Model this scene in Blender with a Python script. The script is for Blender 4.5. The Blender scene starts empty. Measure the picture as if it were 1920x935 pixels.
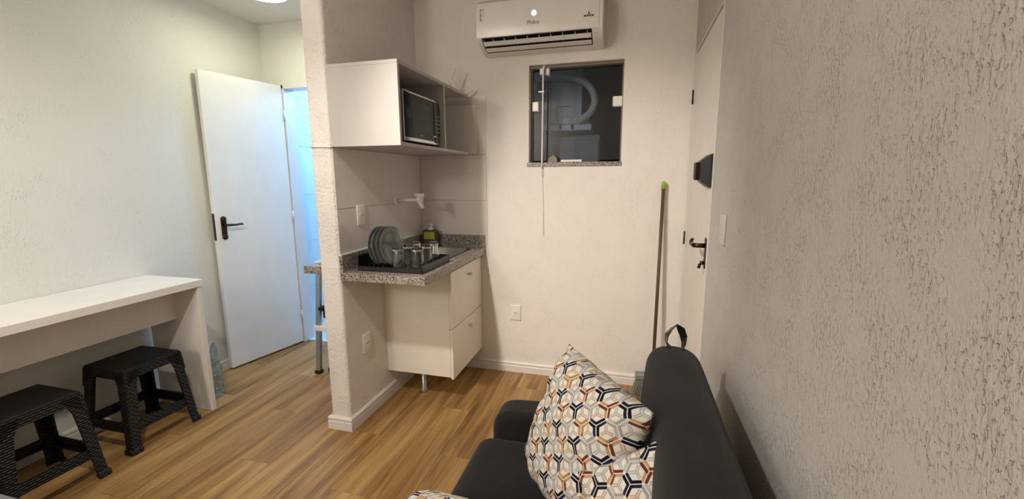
import bpy, bmesh, math, random
from mathutils import Vector, Matrix, noise
random.seed(7)
S = bpy.context.scene
COL = S.collection
R = math.radians

# ------------------------------------------------------------------ camera
yaw, pit, rol = -0.26381927, 0.16612185, -0.00481815
cy, sy, cp, sp = math.cos(yaw), math.sin(yaw), math.cos(pit), math.sin(pit)
fwd = Vector((sy*cp, cy*cp, -sp)); right = Vector((cy, -sy, 0)); up = right.cross(fwd)
c, s = math.cos(rol), math.sin(rol)
r2 = c*right + s*up; u2 = -s*right + c*up
cam = bpy.data.cameras.new('camera'); co = bpy.data.objects.new('camera', cam); COL.objects.link(co)
cam.sensor_width = 36; cam.lens = 802.795/1920*36; cam.clip_start = .02
m = Matrix((r2, u2, -fwd)).transposed().to_4x4(); m.translation = Vector((0, 0, 1.4))
co.matrix_world = m; S.camera = co

# ------------------------------------------------------------------ world and lights
w = bpy.data.worlds.new('world'); S.world = w; w.use_nodes = True
w.node_tree.nodes['Background'].inputs[0].default_value = (.02, .03, .05, 1)
w.node_tree.nodes['Background'].inputs[1].default_value = .5
def light(name, kind, loc, power, color, size, rot=None):
    l = bpy.data.lights.new(name, kind); l.energy = power; l.color = color
    if kind == 'AREA': l.shape = 'DISK'; l.size = size
    else: l.shadow_soft_size = size
    o = bpy.data.objects.new(name, l); o.location = loc; COL.objects.link(o)
    if rot: o.rotation_euler = rot
    return o
def spot(name, loc, aim, power, color, size, cone, blend):
    o = light(name, 'SPOT', loc, power, color, size); o.data.spot_size = R(cone); o.data.spot_blend = blend
    o.rotation_euler = (Vector(aim)-Vector(loc)).to_track_quat('-Z', 'Y').to_euler()
spot('room_downlight', (-1.19, .60, 2.48), (-1.75, .78, 0), 100, (1, .92, .83), .05, 140, .6)
spot('back_wall_boost', (-1.19, .60, 2.48), (-.05, 2.856, .72), 235, (1, .92, .83), .05, 60, 1)  # extra spot added at the downlight's position to brighten the back wall
light('rear_fill_light', 'POINT', (-1.9, -1.6, 2.2), 100, (1, .92, .83), .2)  # added ambient fill behind the camera, no known lamp
light('room_spill_light', 'POINT', (-1.2, 1.05, 2.44), 10, (1, .91, .82), .05)  # weak spill light added so the air conditioner throws a shadow
light('hall_lamp_light', 'AREA', (-2.28, 2.44, 2.52), 7.5, (1, .97, .74), .14)
light('bath_lamp_light', 'POINT', (-2.2, 3.7, 2.3), 45, (.30, .56, 1), .1)
light('shaft_glow_light', 'POINT', (-1.15, 3.35, 2.25), 2.6, (.42, .64, 1), .1)  # added stand-in for the blue light that reaches the shaft
S.view_settings.view_transform = 'Standard'; S.view_settings.look = 'None'
S.view_settings.gamma = 1; S.view_settings.use_curve_mapping = False
S.view_settings.exposure = -0.45

# ------------------------------------------------------------------ material helpers
def srgb(r, g, b):
    f = lambda v: (v/255/12.92) if v/255 <= .04045 else ((v/255+.055)/1.055)**2.4
    return (f(r), f(g), f(b), 1)
MATS = {}
class NT:
    def __init__(s, name):
        s.m = bpy.data.materials.new(name); s.m.use_nodes = True; s.t = s.m.node_tree
        s.b = s.t.nodes['Principled BSDF']; s.tc = s.n('ShaderNodeTexCoord')
    def n(s, typ, **k):
        nd = s.t.nodes.new(typ)
        for a, v in k.items(): setattr(nd, a, v)
        return nd
    def l(s, a, b): s.t.links.new(a, b)
    def mapping(s, scale=(1, 1, 1), src='Object', rot=(0, 0, 0)):
        mp = s.n('ShaderNodeMapping'); mp.inputs['Scale'].default_value = scale
        mp.inputs['Rotation'].default_value = rot
        s.l(s.tc.outputs[src], mp.inputs[0]); return mp.outputs[0]
    def noise(s, vec, scale, detail=3, rough=.5):
        nd = s.n('ShaderNodeTexNoise'); nd.inputs['Scale'].default_value = scale
        nd.inputs['Detail'].default_value = detail; nd.inputs['Roughness'].default_value = rough
        s.l(vec, nd.inputs['Vector']); return nd.outputs['Fac']
    def ramp(s, fac, stops):
        nd = s.n('ShaderNodeValToRGB'); e = nd.color_ramp.elements
        while len(e) < len(stops): e.new(.5)
        for i, (p, cc) in enumerate(stops): e[i].position = p; e[i].color = cc
        s.l(fac, nd.inputs[0]); return nd.outputs[0]
    def bump(s, h, dist, strength=1, prev=None):
        nd = s.n('ShaderNodeBump'); nd.inputs['Distance'].default_value = dist
        nd.inputs['Strength'].default_value = strength; s.l(h, nd.inputs['Height'])
        if prev: s.l(prev, nd.inputs['Normal'])
        s.l(nd.outputs[0], s.b.inputs['Normal']); return nd.outputs[0]
    def math(s, op, a, b=None, c=None):
        nd = s.n('ShaderNodeMath', operation=op)
        for i, v in enumerate((a, b, c)):
            if v is None: continue
            if isinstance(v, (int, float)): nd.inputs[i].default_value = v
            else: s.l(v, nd.inputs[i])
        return nd.outputs[0]
    def mix(s, fac, a, b):
        nd = s.n('ShaderNodeMix', data_type='RGBA')
        for sock, v in ((nd.inputs[0], fac), (nd.inputs[6], a), (nd.inputs[7], b)):
            if isinstance(v, (int, float)): sock.default_value = v
            elif isinstance(v, tuple): sock.default_value = v
            else: s.l(v, sock)
        return nd.outputs[2]
def plain(name, col, rough=.5, metal=0, spec=.5, var=0, bumpd=0, bscale=200, **kw):
    k = NT(name); b = k.b
    b.inputs['Base Color'].default_value = col; b.inputs['Roughness'].default_value = rough
    b.inputs['Metallic'].default_value = metal; b.inputs['Specular IOR Level'].default_value = spec
    v = k.mapping()
    f = k.noise(v, 6, 4)
    va = max(var, .03)
    lo = tuple(x*(1-va) for x in col[:3])+(1,)
    hi = tuple(min(1, x*(1+va)) for x in col[:3])+(1,)
    k.l(k.ramp(f, [(.3, lo), (.7, hi)]), b.inputs['Base Color'])
    if bumpd: k.bump(k.noise(v, bscale, 3), bumpd)
    for a, x in kw.items(): b.inputs[a.replace('_', ' ')].default_value = x
    MATS[name] = k.m; return k.m

def stucco(name, col, depth, sc=1.0, zs=.45, pits=.8, grain=.25):
    k = NT(name); v = k.mapping((1, 1, zs))
    a = k.noise(v, 85*sc, 3, .6); bb = k.noise(k.mapping(), 9*sc, 3, .55)
    g = k.noise(k.mapping(), 240*sc, 2, .5); pt = k.noise(k.mapping((1, 1, .7)), 135*sc, 2, .5)
    zone = k.ramp(bb, [(.36, (.15, .15, .15, 1)), (.62, (1, 1, 1, 1))])
    h = k.math('ADD', k.math('MULTIPLY', k.ramp(a, [(.42, (0, 0, 0, 1)), (.60, (1, 1, 1, 1))]), k.math('MULTIPLY', zone, .55)), k.math('MULTIPLY', g, grain))
    h = k.math('SUBTRACT', h, k.math('MULTIPLY', k.math('MULTIPLY', k.ramp(pt, [(.58, (0, 0, 0, 1)), (.68, (1, 1, 1, 1))]), zone), pits))
    k.bump(h, depth)
    f = k.noise(k.mapping(), 1.3, 4)
    k.l(k.ramp(f, [(.3, tuple(x*.965 for x in col[:3])+(1,)), (.7, col)]), k.b.inputs['Base Color'])
    k.b.inputs['Roughness'].default_value = .75; k.b.inputs['Specular IOR Level'].default_value = .25
    MATS[name] = k.m; return k.m
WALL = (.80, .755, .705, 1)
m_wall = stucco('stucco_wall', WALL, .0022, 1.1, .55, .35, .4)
m_wallr = stucco('stucco_right', (.55, .525, .49, 1), .0030, 1.25, .4, .8, .4)  # same paint as the other walls, darkened to imitate weaker light here
m_walls = stucco('stucco_soft', (.75, .75, .695, 1), .0016, .8)
m_end = stucco('stucco_partition', (.83, .79, .745, 1), .0042, .9, .9, .5, .9)
m_ceil = plain('ceiling_paint', (.80, .79, .75, 1), .8)
m_tile = plain('white_wall_tile', (.70, .66, .62, 1), .16, spec=.5)
m_grout = plain('grout', (.55, .52, .48, 1), .8)
m_base = plain('white_baseboard', (.74, .71, .67, 1), .4)
m_door = plain('door_paint', (.80, .81, .79, 1), .38)
m_rdoor = plain('entrance_door_paint', (.72, .68, .63, 1), .42)
m_gap = plain('dark_gap', (.03, .025, .02, 1), .9)
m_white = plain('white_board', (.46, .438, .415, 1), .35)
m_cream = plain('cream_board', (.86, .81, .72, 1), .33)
m_tablem = plain('table_board', (.82, .79, .74, 1), .42)
m_plastic = plain('white_plastic', (.80, .77, .73, 1), .28)
m_black = plain('black_plastic', (.010, .009, .009, 1), .35)
m_dark = plain('dark_recess', (.008, .008, .008, 1), .7)
m_bronze = plain('antique_bronze', (.05, .035, .025, 1), .32, metal=.9)
m_alu = plain('aluminium', (.50, .50, .50, 1), .35, metal=.9)
m_steel = plain('stainless_steel', (.20, .185, .165, 1), .3, metal=1)
m_chrome = plain('chrome', (.7, .7, .7, 1), .12, metal=1)
m_bathtile = plain('bath_tile', (.70, .82, .86, 1), .18)
m_greyfab = plain('grey_fabric', (.16, .165, .18, 1), .85, bumpd=.001, bscale=500)
m_yel = plain('yellow_label', (.50, .50, .07, 1), .4)
m_lime = plain('lime_plastic', (.25, .42, .03, 1), .4)
m_blind = plain('bristle_grey', (.20, .22, .19, 1), .6)
m_brush = plain('brush_cap', (.20, .215, .20, 1), .45)
m_rust = plain('brown_frame', (.20, .165, .12, 1), .5)
m_shaft = plain('shaft_wall', (.10, .11, .13, 1), .9)
m_shaftobj = plain('shaft_equipment', (.38, .44, .50, 1), .45)
m_hose = plain('grey_hose', (.42, .44, .46, 1), .45)
m_wood = plain('brown_stick', (.10, .055, .03, 1), .5)
def emis(name, col, st):
    k = NT(name); k.b.inputs['Base Color'].default_value = (.8, .8, .8, 1)
    k.b.inputs['Emission Color'].default_value = col; k.b.inputs['Emission Strength'].default_value = st
    return k.m
m_lamp = emis('lamp_glow', (1, .97, .84, 1), 5)
m_led = emis('led_blue', (.45, .58, 1, 1), 1.6)
m_ledw = emis('led_white', (.75, .85, 1, 1), 2.4)
def glassm(name, col, rough, ior=1.45, trans=1):
    k = NT(name); b = k.b; b.inputs['Base Color'].default_value = col; b.inputs['Roughness'].default_value = rough
    b.inputs['Transmission Weight'].default_value = trans; b.inputs['IOR'].default_value = ior; return k.m
m_glass = glassm('clear_glass', (.96, .98, .98, 1), .0)
m_plate = glassm('smoky_glass', (.55, .57, .55, 1), .10, trans=.86)
m_bag = glassm('plastic_bag', (.55, .68, .68, 1), .12, 1.3, .88)
def paneglass():
    k = NT('window_glass'); t = k.t
    tr = k.n('ShaderNodeBsdfTransparent'); tr.inputs[0].default_value = (.80, .84, .88, 1)
    gl = k.n('ShaderNodeBsdfGlossy'); gl.inputs['Roughness'].default_value = .02
    fr = k.n('ShaderNodeFresnel'); fr.inputs[0].default_value = 1.45
    mx = k.n('ShaderNodeMixShader'); k.l(fr.outputs[0], mx.inputs[0]); k.l(tr.outputs[0], mx.inputs[1]); k.l(gl.outputs[0], mx.inputs[2])
    k.l(mx.outputs[0], t.nodes['Material Output'].inputs[0]); return k.m
m_pane = paneglass()

def granite():
    k = NT('speckled_granite'); v = k.mapping()
    f = k.n('ShaderNodeTexVoronoi'); f.inputs['Scale'].default_value = 300; k.l(v, f.inputs['Vector'])
    sep = k.n('ShaderNodeSeparateColor'); k.l(f.outputs['Color'], sep.inputs[0])
    colr = k.ramp(sep.outputs[0], [(0, (.022, .020, .018, 1)), (.24, (.04, .036, .03, 1)), (.34, (.24, .21, .18, 1)), (.66, (.30, .26, .225, 1)), (.82, (.50, .45, .39, 1))])
    k.t.nodes[-1].color_ramp.interpolation = 'LINEAR'
    k.l(colr, k.b.inputs['Base Color']); k.b.inputs['Roughness'].default_value = .22
    return k.m
m_gran = granite()

def woodfloor():
    k = NT('oak_laminate'); oi = k.n('ShaderNodeObjectInfo')
    mp = k.n('ShaderNodeMapping'); mp.inputs['Scale'].default_value = (1, .075, 1)
    add = k.n('ShaderNodeVectorMath', operation='MULTIPLY_ADD'); 
    cmb = k.n('ShaderNodeCombineXYZ'); k.l(oi.outputs['Random'], cmb.inputs[0]); k.l(oi.outputs['Random'], cmb.inputs[1]); k.l(oi.outputs['Random'], cmb.inputs[2])
    k.l(cmb.outputs[0], add.inputs[0]); add.inputs[1].default_value = (17, 53, 31); k.l(k.tc.outputs['Object'], add.inputs[2])
    k.l(add.outputs[0], mp.inputs[0])
    dist = k.n('ShaderNodeTexNoise'); dist.inputs['Scale'].default_value = 3; k.l(mp.outputs[0], dist.inputs['Vector'])
    n1 = k.n('ShaderNodeTexNoise'); n1.inputs['Scale'].default_value = 26; n1.inputs['Detail'].default_value = 6; n1.inputs['Roughness'].default_value = .65; n1.inputs['Distortion'].default_value = .6
    k.l(mp.outputs[0], n1.inputs['Vector'])
    n2 = k.n('ShaderNodeTexNoise'); n2.inputs['Scale'].default_value = 9; n2.inputs['Detail'].default_value = 3; n2.inputs['Distortion'].default_value = 1.2
    k.l(mp.outputs[0], n2.inputs['Vector'])
    mp2 = k.n('ShaderNodeMapping'); mp2.inputs['Scale'].default_value = (1, .02, 1); k.l(add.outputs[0], mp2.inputs[0])
    n3 = k.n('ShaderNodeTexNoise'); n3.inputs['Scale'].default_value = 120; n3.inputs['Detail'].default_value = 3; k.l(mp2.outputs[0], n3.inputs['Vector'])
    h = k.math('ADD', k.math('MULTIPLY', n1.outputs[0], .40), k.math('ADD', k.math('MULTIPLY', n2.outputs[0], .40), k.math('MULTIPLY', n3.outputs[0], .20)))
    h = k.math('ADD', h, k.math('MULTIPLY', k.math('SUBTRACT', oi.outputs['Random'], .5), .025))
    col = k.ramp(h, [(.34, (.12, .058, .018, 1)), (.46, (.29, .155, .052, 1)), (.54, (.40, .23, .082, 1)), (.66, (.54, .345, .145, 1))])
    k.l(col, k.b.inputs['Base Color']); k.b.inputs['Roughness'].default_value = .42; k.b.inputs['Specular IOR Level'].default_value = .4
    k.bump(n3.outputs[0], .0006)
    return k.m
m_floor = woodfloor()

def weave():
    k = NT('black_wicker_plastic')
    sep = k.n('ShaderNodeSeparateXYZ'); k.l(k.tc.outputs['Object'], sep.inputs[0])
    hx = k.math('ADD', sep.outputs[0], sep.outputs[1])
    cmb = k.n('ShaderNodeCombineXYZ'); k.l(hx, cmb.inputs[0]); k.l(sep.outputs[2], cmb.inputs[1])
    def wv(px, pz, ph):
        x = k.math('MULTIPLY', hx, 2*math.pi/px); z = k.math('MULTIPLY', sep.outputs[2], 2*math.pi/pz)
        return x, z
    row = k.math('FLOOR', k.math('DIVIDE', sep.outputs[2], .011))
    odd = k.math('MULTIPLY', row, math.pi)
    a = k.math('SINE', k.math('ADD', k.math('MULTIPLY', hx, math.pi/.013), odd))
    fr = k.math('ABSOLUTE', k.math('SINE', k.math('MULTIPLY', sep.outputs[2], math.pi/.011)))
    h = k.math('MULTIPLY', k.math('ADD', k.math('MULTIPLY', a, .5), .8), fr)
    k.bump(h, .004)
    k.b.inputs['Base Color'].default_value = (.0065, .0055, .005, 1); k.b.inputs['Roughness'].default_value = .42; k.b.inputs['Specular IOR Level'].default_value = .35
    return k.m
m_weave = weave()
def weavetop():
    k = NT('black_wicker_seat')
    sep = k.n('ShaderNodeSeparateXYZ'); k.l(k.tc.outputs['Object'], sep.inputs[0])
    row = k.math('FLOOR', k.math('DIVIDE', sep.outputs[0], .012))
    a = k.math('SINE', k.math('ADD', k.math('MULTIPLY', sep.outputs[1], math.pi/.014), k.math('MULTIPLY', row, math.pi)))
    fr = k.math('ABSOLUTE', k.math('SINE', k.math('MULTIPLY', sep.outputs[0], math.pi/.012)))
    k.bump(k.math('MULTIPLY', k.math('ADD', k.math('MULTIPLY', a, .5), .8), fr), .0022)
    k.b.inputs['Base Color'].default_value = (.0065, .0055, .005, 1); k.b.inputs['Roughness'].default_value = .42; k.b.inputs['Specular IOR Level'].default_value = .3
    return k.m
m_weavetop = weavetop()
m_sofa = NT('charcoal_suede')
def _sofa():
    k = m_sofa; v = k.mapping()
    k.l(k.ramp(k.noise(v, 5, 4), [(.3, (.0085, .008, .008, 1)), (.7, (.013, .0122, .0116, 1))]), k.b.inputs['Base Color'])
    k.b.inputs['Roughness'].default_value = .85; k.b.inputs['Sheen Weight'].default_value = .12; k.b.inputs['Sheen Roughness'].default_value = .5
    k.b.inputs['Specular IOR Level'].default_value = .2
    k.bump(k.noise(v, 900, 2), .0006)
_sofa(); m_sofa = m_sofa.m

def ypattern():
    k = NT('geometric_print_fabric'); M_ = k.math
    uv = k.n('ShaderNodeSeparateXYZ'); k.l(k.tc.outputs['UV'], uv.inputs[0])
    nd = k.n('ShaderNodeTexNoise'); nd.inputs['Scale'].default_value = 14; k.l(k.tc.outputs['UV'], nd.inputs['Vector'])
    a = .050; H = a*math.sqrt(3)
    U = M_('ADD', uv.outputs[0], M_('MULTIPLY', M_('SUBTRACT', nd.outputs[0], .5), .006)); V = uv.outputs[1]
    def sub(ox, oy):
        x = M_('SUBTRACT', M_('DIVIDE', U, a), ox); y = M_('SUBTRACT', M_('DIVIDE', V, H), oy)
        mi = M_('ROUND', x); ni = M_('ROUND', y)
        lx = M_('MULTIPLY', M_('SUBTRACT', x, mi), a); ly = M_('MULTIPLY', M_('SUBTRACT', y, ni), H)
        d = M_('ADD', M_('MULTIPLY', lx, lx), M_('MULTIPLY', ly, ly))
        return mi, lx, ly, d
    m1, x1, y1, d1 = sub(0, 0); m2, x2, y2, d2 = sub(.5, .5)
    useb = M_('LESS_THAN', d2, d1)
    pick = lambda p, q: M_('ADD', p, M_('MULTIPLY', useb, M_('SUBTRACT', q, p)))
    X = pick(x1, x2); Y = pick(y1, y2); K = pick(m1, M_('SUBTRACT', m2, 1))
    idx = M_('FLOORED_MODULO', M_('ADD', K, .25), 3)
    arm = None; ctr = None; side = None
    for ang in (30, 150, 270):
        dx, dy = math.cos(R(ang)), math.sin(R(ang))
        al = M_('ADD', M_('MULTIPLY', X, dx), M_('MULTIPLY', Y, dy))
        pe = M_('ADD', M_('MULTIPLY', X, -dy), M_('MULTIPLY', Y, dx)); ap = M_('ABSOLUTE', pe)
        inl = M_('MULTIPLY', M_('GREATER_THAN', al, -.001), M_('LESS_THAN', al, .0262))
        mk = M_('MULTIPLY', inl, M_('LESS_THAN', ap, .0079))
        line = M_('MULTIPLY', M_('GREATER_THAN', al, -.001), M_('LESS_THAN', ap, .0011))
        sd = M_('MULTIPLY', mk, M_('GREATER_THAN', pe, 0))
        arm = mk if arm is None else M_('MAXIMUM', arm, mk)
        ctr = line if ctr is None else M_('MAXIMUM', ctr, line)
        side = sd if side is None else M_('MAXIMUM', side, sd)
    i0 = M_('LESS_THAN', idx, 1); i2 = M_('GREATER_THAN', idx, 2)
    navy = k.mix(side, (.012, .018, .045, 1), (.005, .006, .012, 1))
    tan = k.mix(side, (.50, .28, .13, 1), (.13, .035, .02, 1))
    gry = k.mix(side, (.42, .43, .41, 1), (.33, .31, .29, 1))
    # the tan motif alternates with ochre over larger distances
    big = k.n('ShaderNodeTexNoise'); big.inputs['Scale'].default_value = 9; k.l(k.tc.outputs['UV'], big.inputs['Vector'])
    tan = k.mix(M_('GREATER_THAN', big.outputs[0], .53), tan, k.mix(side, (.45, .30, .10, 1), (.36, .20, .08, 1)))
    ac = k.mix(i0, k.mix(i2, gry, tan), navy)
    base = (.70, .665, .61, 1)
    # pale inverted motifs fill the spaces between the coloured ones
    V0 = V; V = M_('SUBTRACT', V0, a/math.sqrt(3))
    def sub2(ox, oy):
        x = M_('SUBTRACT', M_('DIVIDE', U, a), ox); y = M_('SUBTRACT', M_('DIVIDE', V, H), oy)
        lx = M_('MULTIPLY', M_('SUBTRACT', x, M_('ROUND', x)), a); ly = M_('MULTIPLY', M_('SUBTRACT', y, M_('ROUND', y)), H)
        return lx, ly, M_('ADD', M_('MULTIPLY', lx, lx), M_('MULTIPLY', ly, ly))
    p1, q1, e1 = sub2(0, 0); p2, q2, e2 = sub2(.5, .5); ub = M_('LESS_THAN', e2, e1)
    PX_ = M_('ADD', p1, M_('MULTIPLY', ub, M_('SUBTRACT', p2, p1))); PY_ = M_('ADD', q1, M_('MULTIPLY', ub, M_('SUBTRACT', q2, q1)))
    inv = None
    for ang in (90, 210, 330):
        dx, dy = math.cos(R(ang)), math.sin(R(ang))
        al = M_('ADD', M_('MULTIPLY', PX_, dx), M_('MULTIPLY', PY_, dy))
        ap = M_('ABSOLUTE', M_('ADD', M_('MULTIPLY', PX_, -dy), M_('MULTIPLY', PY_, dx)))
        mk = M_('MULTIPLY', M_('MULTIPLY', M_('GREATER_THAN', al, -.001), M_('LESS_THAN', al, .0165)), M_('MULTIPLY', M_('LESS_THAN', ap, .0042), M_('GREATER_THAN', ap, .0008)))
        inv = mk if inv is None else M_('MAXIMUM', inv, mk)
    base = k.mix(inv, base, k.mix(M_('GREATER_THAN', big.outputs[0], .5), (.40, .41, .39, 1), (.46, .36, .27, 1)))
    colr = k.mix(arm, base, ac)
    colr = k.mix(M_('MULTIPLY', ctr, .85), colr, (.72, .68, .63, 1))
    k.l(colr, k.b.inputs['Base Color']); k.b.inputs['Roughness'].default_value = .9
    k.b.inputs['Specular IOR Level'].default_value = .15
    k.bump(k.noise(k.mapping(), 700, 2), .0005)
    return k.m
m_print = ypattern()

# ------------------------------------------------------------------ geometry helpers
def mesh_obj(name, bm, mat, parent=None, base=(0, 0, 0), smooth=False):
    me = bpy.data.meshes.new(name); 
    bmesh.ops.recalc_face_normals(bm, faces=bm.faces[:])
    if base != (0, 0, 0): bmesh.ops.translate(bm, vec=-Vector(base), verts=bm.verts[:])
    bm.to_mesh(me); bm.free(); me.materials.append(mat)
    for p in me.polygons: p.use_smooth = smooth
    o = bpy.data.objects.new(name, me); COL.objects.link(o)
    if parent: o.parent = parent
    return o
def smooth_angle(o, ang=40):
    for p in o.data.polygons: p.use_smooth = True
    a = R(ang)
    bm = bmesh.new(); bm.from_mesh(o.data)
    for e in bm.edges:
        if len(e.link_faces) == 2 and e.calc_face_angle(0) > a: e.smooth = False
    bm.to_mesh(o.data); bm.free()
    return o
def box(bm, x0, x1, y0, y1, z0, z1, bev=0, seg=2, mat4=None):
    t = bmesh.new(); bmesh.ops.create_cube(t, size=1)
    for v in t.verts: v.co = Vector((x0+(v.co.x+.5)*(x1-x0), y0+(v.co.y+.5)*(y1-y0), z0+(v.co.z+.5)*(z1-z0)))
    if bev: bmesh.ops.bevel(t, geom=t.edges[:], offset=bev, segments=seg, affect='EDGES', profile=.5)
    merge(bm, t, mat4)
def merge(bm, t, mat4=None):
    if mat4 is not None: bmesh.ops.transform(t, matrix=mat4, verts=t.verts[:])
    mp = {}
    for v in t.verts: mp[v] = bm.verts.new(v.co)
    for f in t.faces:
        try: bm.faces.new([mp[v] for v in f.verts])
        except ValueError: pass
    t.free()
def tube(bm, pts, r, n=10, caps=True, flat=None):
    pts = [Vector(p) for p in pts]; rings = []
    up0 = None
    for i, p in enumerate(pts):
        d = (pts[min(i+1, len(pts)-1)]-pts[max(i-1, 0)]).normalized()
        if up0 is None:
            up0 = Vector((0, 0, 1)) if abs(d.z) < .9 else Vector((1, 0, 0))
        a = (up0 - d*up0.dot(d)).normalized(); up0 = a; b = d.cross(a)
        rr = r[i] if isinstance(r, (list, tuple)) else r
        k = flat or 1
        rings.append([bm.verts.new(p+a*rr*math.cos(2*math.pi*j/n)+b*rr*k*math.sin(2*math.pi*j/n)) for j in range(n)])
    for i in range(len(rings)-1):
        for j in range(n): bm.faces.new((rings[i][j], rings[i][(j+1) % n], rings[i+1][(j+1) % n], rings[i+1][j]))
    if caps: bm.faces.new(rings[0]); bm.faces.new(rings[-1])
def lathe(bm, prof, n=24, mat4=None, closed=False):
    t = bmesh.new(); rings = []
    for r, z in prof:
        if r < 1e-6: rings.append([t.verts.new((0, 0, z))])
        else: rings.append([t.verts.new((r*math.cos(2*math.pi*j/n), r*math.sin(2*math.pi*j/n), z)) for j in range(n)])
    idx = list(range(len(rings)-1))+([-1] if closed else [])
    for i in idx:
        A, B = rings[i], rings[i+1] if i >= 0 else rings[0]
        if i < 0: A = rings[-1]
        for j in range(n):
            q = [A[j % len(A)], A[(j+1) % n % len(A)], B[(j+1) % n % len(B)], B[j % len(B)]]
            u = []
            for v in q:
                if v not in u: u.append(v)
            if len(u) > 2: t.faces.new(u)
    merge(bm, t, mat4)
def prism(bm, poly, axis, a0, a1, mat4=None):
    """poly: 2-D points in the two other axes (order xyz), extruded along axis"""
    t = bmesh.new()
    def P(p, a):
        q = list(p); q.insert(axis, a); return Vector(q)
    A = [t.verts.new(P(p, a0)) for p in poly]; B = [t.verts.new(P(p, a1)) for p in poly]
    n = len(poly); t.faces.new(A); t.faces.new(B)
    for i in range(n): t.faces.new((A[i], A[(i+1) % n], B[(i+1) % n], B[i]))
    merge(bm, t, mat4)
def align(loc, d, roll=0):
    q = Vector(d).normalized().to_track_quat('Z', 'Y').to_matrix().to_4x4()
    return Matrix.Translation(loc) @ q @ Matrix.Rotation(roll, 4, 'Z')
def B(*a, bev=0, seg=2):
    bm = bmesh.new(); box(bm, *a, bev=bev, seg=seg); return bm
def thing(name, label, cat, base, group=None):
    o = bpy.data.objects.new(name, None); o.empty_display_size = .05; COL.objects.link(o); o.location = base
    o['label'] = label; o['category'] = cat
    if group: o['group'] = group
    return o
def tag(o, label, cat, group=None, kind=None):
    o['label'] = label; o['category'] = cat
    if group: o['group'] = group
    if kind: o['kind'] = kind
    return o
def struct(name, bm, mat, label=None):
    o = mesh_obj(name, bm, mat); o['kind'] = 'structure'; o['category'] = name.split('_')[0]
    if label: o['label'] = label
    return o
class T:
    """a thing whose parts are given in world coordinates"""
    def __init__(s, name, label, cat, base, group=None):
        s.base = tuple(base); s.o = thing(name, label, cat, base, group)
    def part(s, name, bm, mat, parent=None, smooth=False, label=None):
        o = mesh_obj(name, bm, mat, parent or s.o, s.base, smooth)
        if label: o['label'] = label
        return o

# ------------------------------------------------------------------ structure
D = 2.856; HD = 2.96; LX = -2.85; RX = .35; CZ = 2.585; PX = -1.455; PL = -1.58; PY = 1.9; YB = -2.4
bm = B(LX-.1, RX+.1, YB-.1, 3.0, -.06, -.004)
floor = struct('floor', bm, m_gap, 'oak laminate floor of long planks')
# planks: children of the floor
pw, pl = .197, 1.22; nrow = 0
x = LX
plmesh = {}
while x < RX:
    off = (nrow*.431) % pl; y = YB - off
    while y < HD+.02:
        y0, y1 = max(y, YB), min(y+pl, HD+.03); x1 = min(x+pw, RX)
        if y1-y0 > .03:
            key = (round(x1-x, 3), round(y1-y0, 3))
            if key not in plmesh:
                b2 = B(0, x1-x-.0007, 0, y1-y0-.0009, -.004, 0, bev=.0006, seg=1)
                o = mesh_obj('plank', b2, m_floor, floor); plmesh[key] = o.data
            else:
                o = bpy.data.objects.new('plank', plmesh[key]); COL.objects.link(o); o.parent = floor
            o.location = (x, y0, 0)
        y += pl
    x += pw; nrow += 1
struct('ceiling', B(LX-.1, RX+.1, YB-.1, 3.06, CZ, CZ+.06), m_ceil, 'plain white ceiling')
struct('wall_left', B(LX-.1, LX, YB, HD+.1, 0, CZ), m_walls, 'long cream wall with faint rolled texture behind the table')
struct('wall_front', B(LX-.1, RX+.1, YB-.1, YB, 0, CZ), m_wall, 'wall behind the camera')
def wallcells(xs, zs, holes, f):
    bm = bmesh.new()
    for i in range(len(xs)-1):
        for j in range(len(zs)-1):
            cx, cz = (xs[i]+xs[i+1])/2, (zs[j]+zs[j+1])/2
            if any(h[0] < cx < h[1] and h[2] < cz < h[3] for h in holes): continue
            f(bm, xs[i], xs[i+1], zs[j], zs[j+1])
    bmesh.ops.remove_doubles(bm, verts=bm.verts[:], dist=1e-5)
    # drop interior faces shared by neighbouring cells
    seen = {}
    for fc in bm.faces[:]:
        key = tuple(sorted(tuple(round(c_, 4) for c_ in v.co) for v in fc.verts))
        seen.setdefault(key, []).append(fc)
    dead = [g for v in seen.values() if len(v) > 1 for g in v]
    if dead: bmesh.ops.delete(bm, geom=dead, context='FACES')
    return bm
WX0, WX1, WZ0, WZ1 = -.652, -.053, 1.493, 2.114
bm = wallcells([PX-.02, WX0, WX1, RX+.1], [0, WZ0, WZ1, CZ], [(WX0, WX1, WZ0, WZ1)], lambda b_, a, c_, d, e: box(b_, a, c_, D, D+.15, d, e))
struct('wall_back', bm, m_wall, 'cream textured wall holding the air conditioner and the window')
DX0, DX1, DZ = -2.69, -2.0, 2.13
bm = wallcells([LX, DX0, DX1, PL+.02], [0, DZ, CZ], [(DX0, DX1, -1, DZ)], lambda b_, a, c_, d, e: box(b_, a, c_, HD, HD+.1, d, e))
struct('wall_bathroom', bm, m_walls, 'pale wall with the bathroom doorway, left of the partition')
# partition with rounded vertical corners
poly = []
for (cx, cyy, a0) in ((PX-.018, PY+.018, -90), (PL+.018, PY+.018, 180)):
    rng = range(0, 7) 
    for i in rng:
        a = R((-0 if a0 == -90 else 0)) 
        ang = R(0-90*i/6) if a0 == -90 else R(270-90*i/6)
        poly.append((cx+.018*math.cos(ang), cyy+.018*math.sin(ang)))
poly += [(PL, HD), (PX, HD)]
bm = bmesh.new(); prism(bm, poly, 2, 0, CZ)
part_w = struct('wall_partition', bm, m_end, 'rough textured partition wall between kitchenette and hall')
smooth_angle(part_w, 30)
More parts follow.
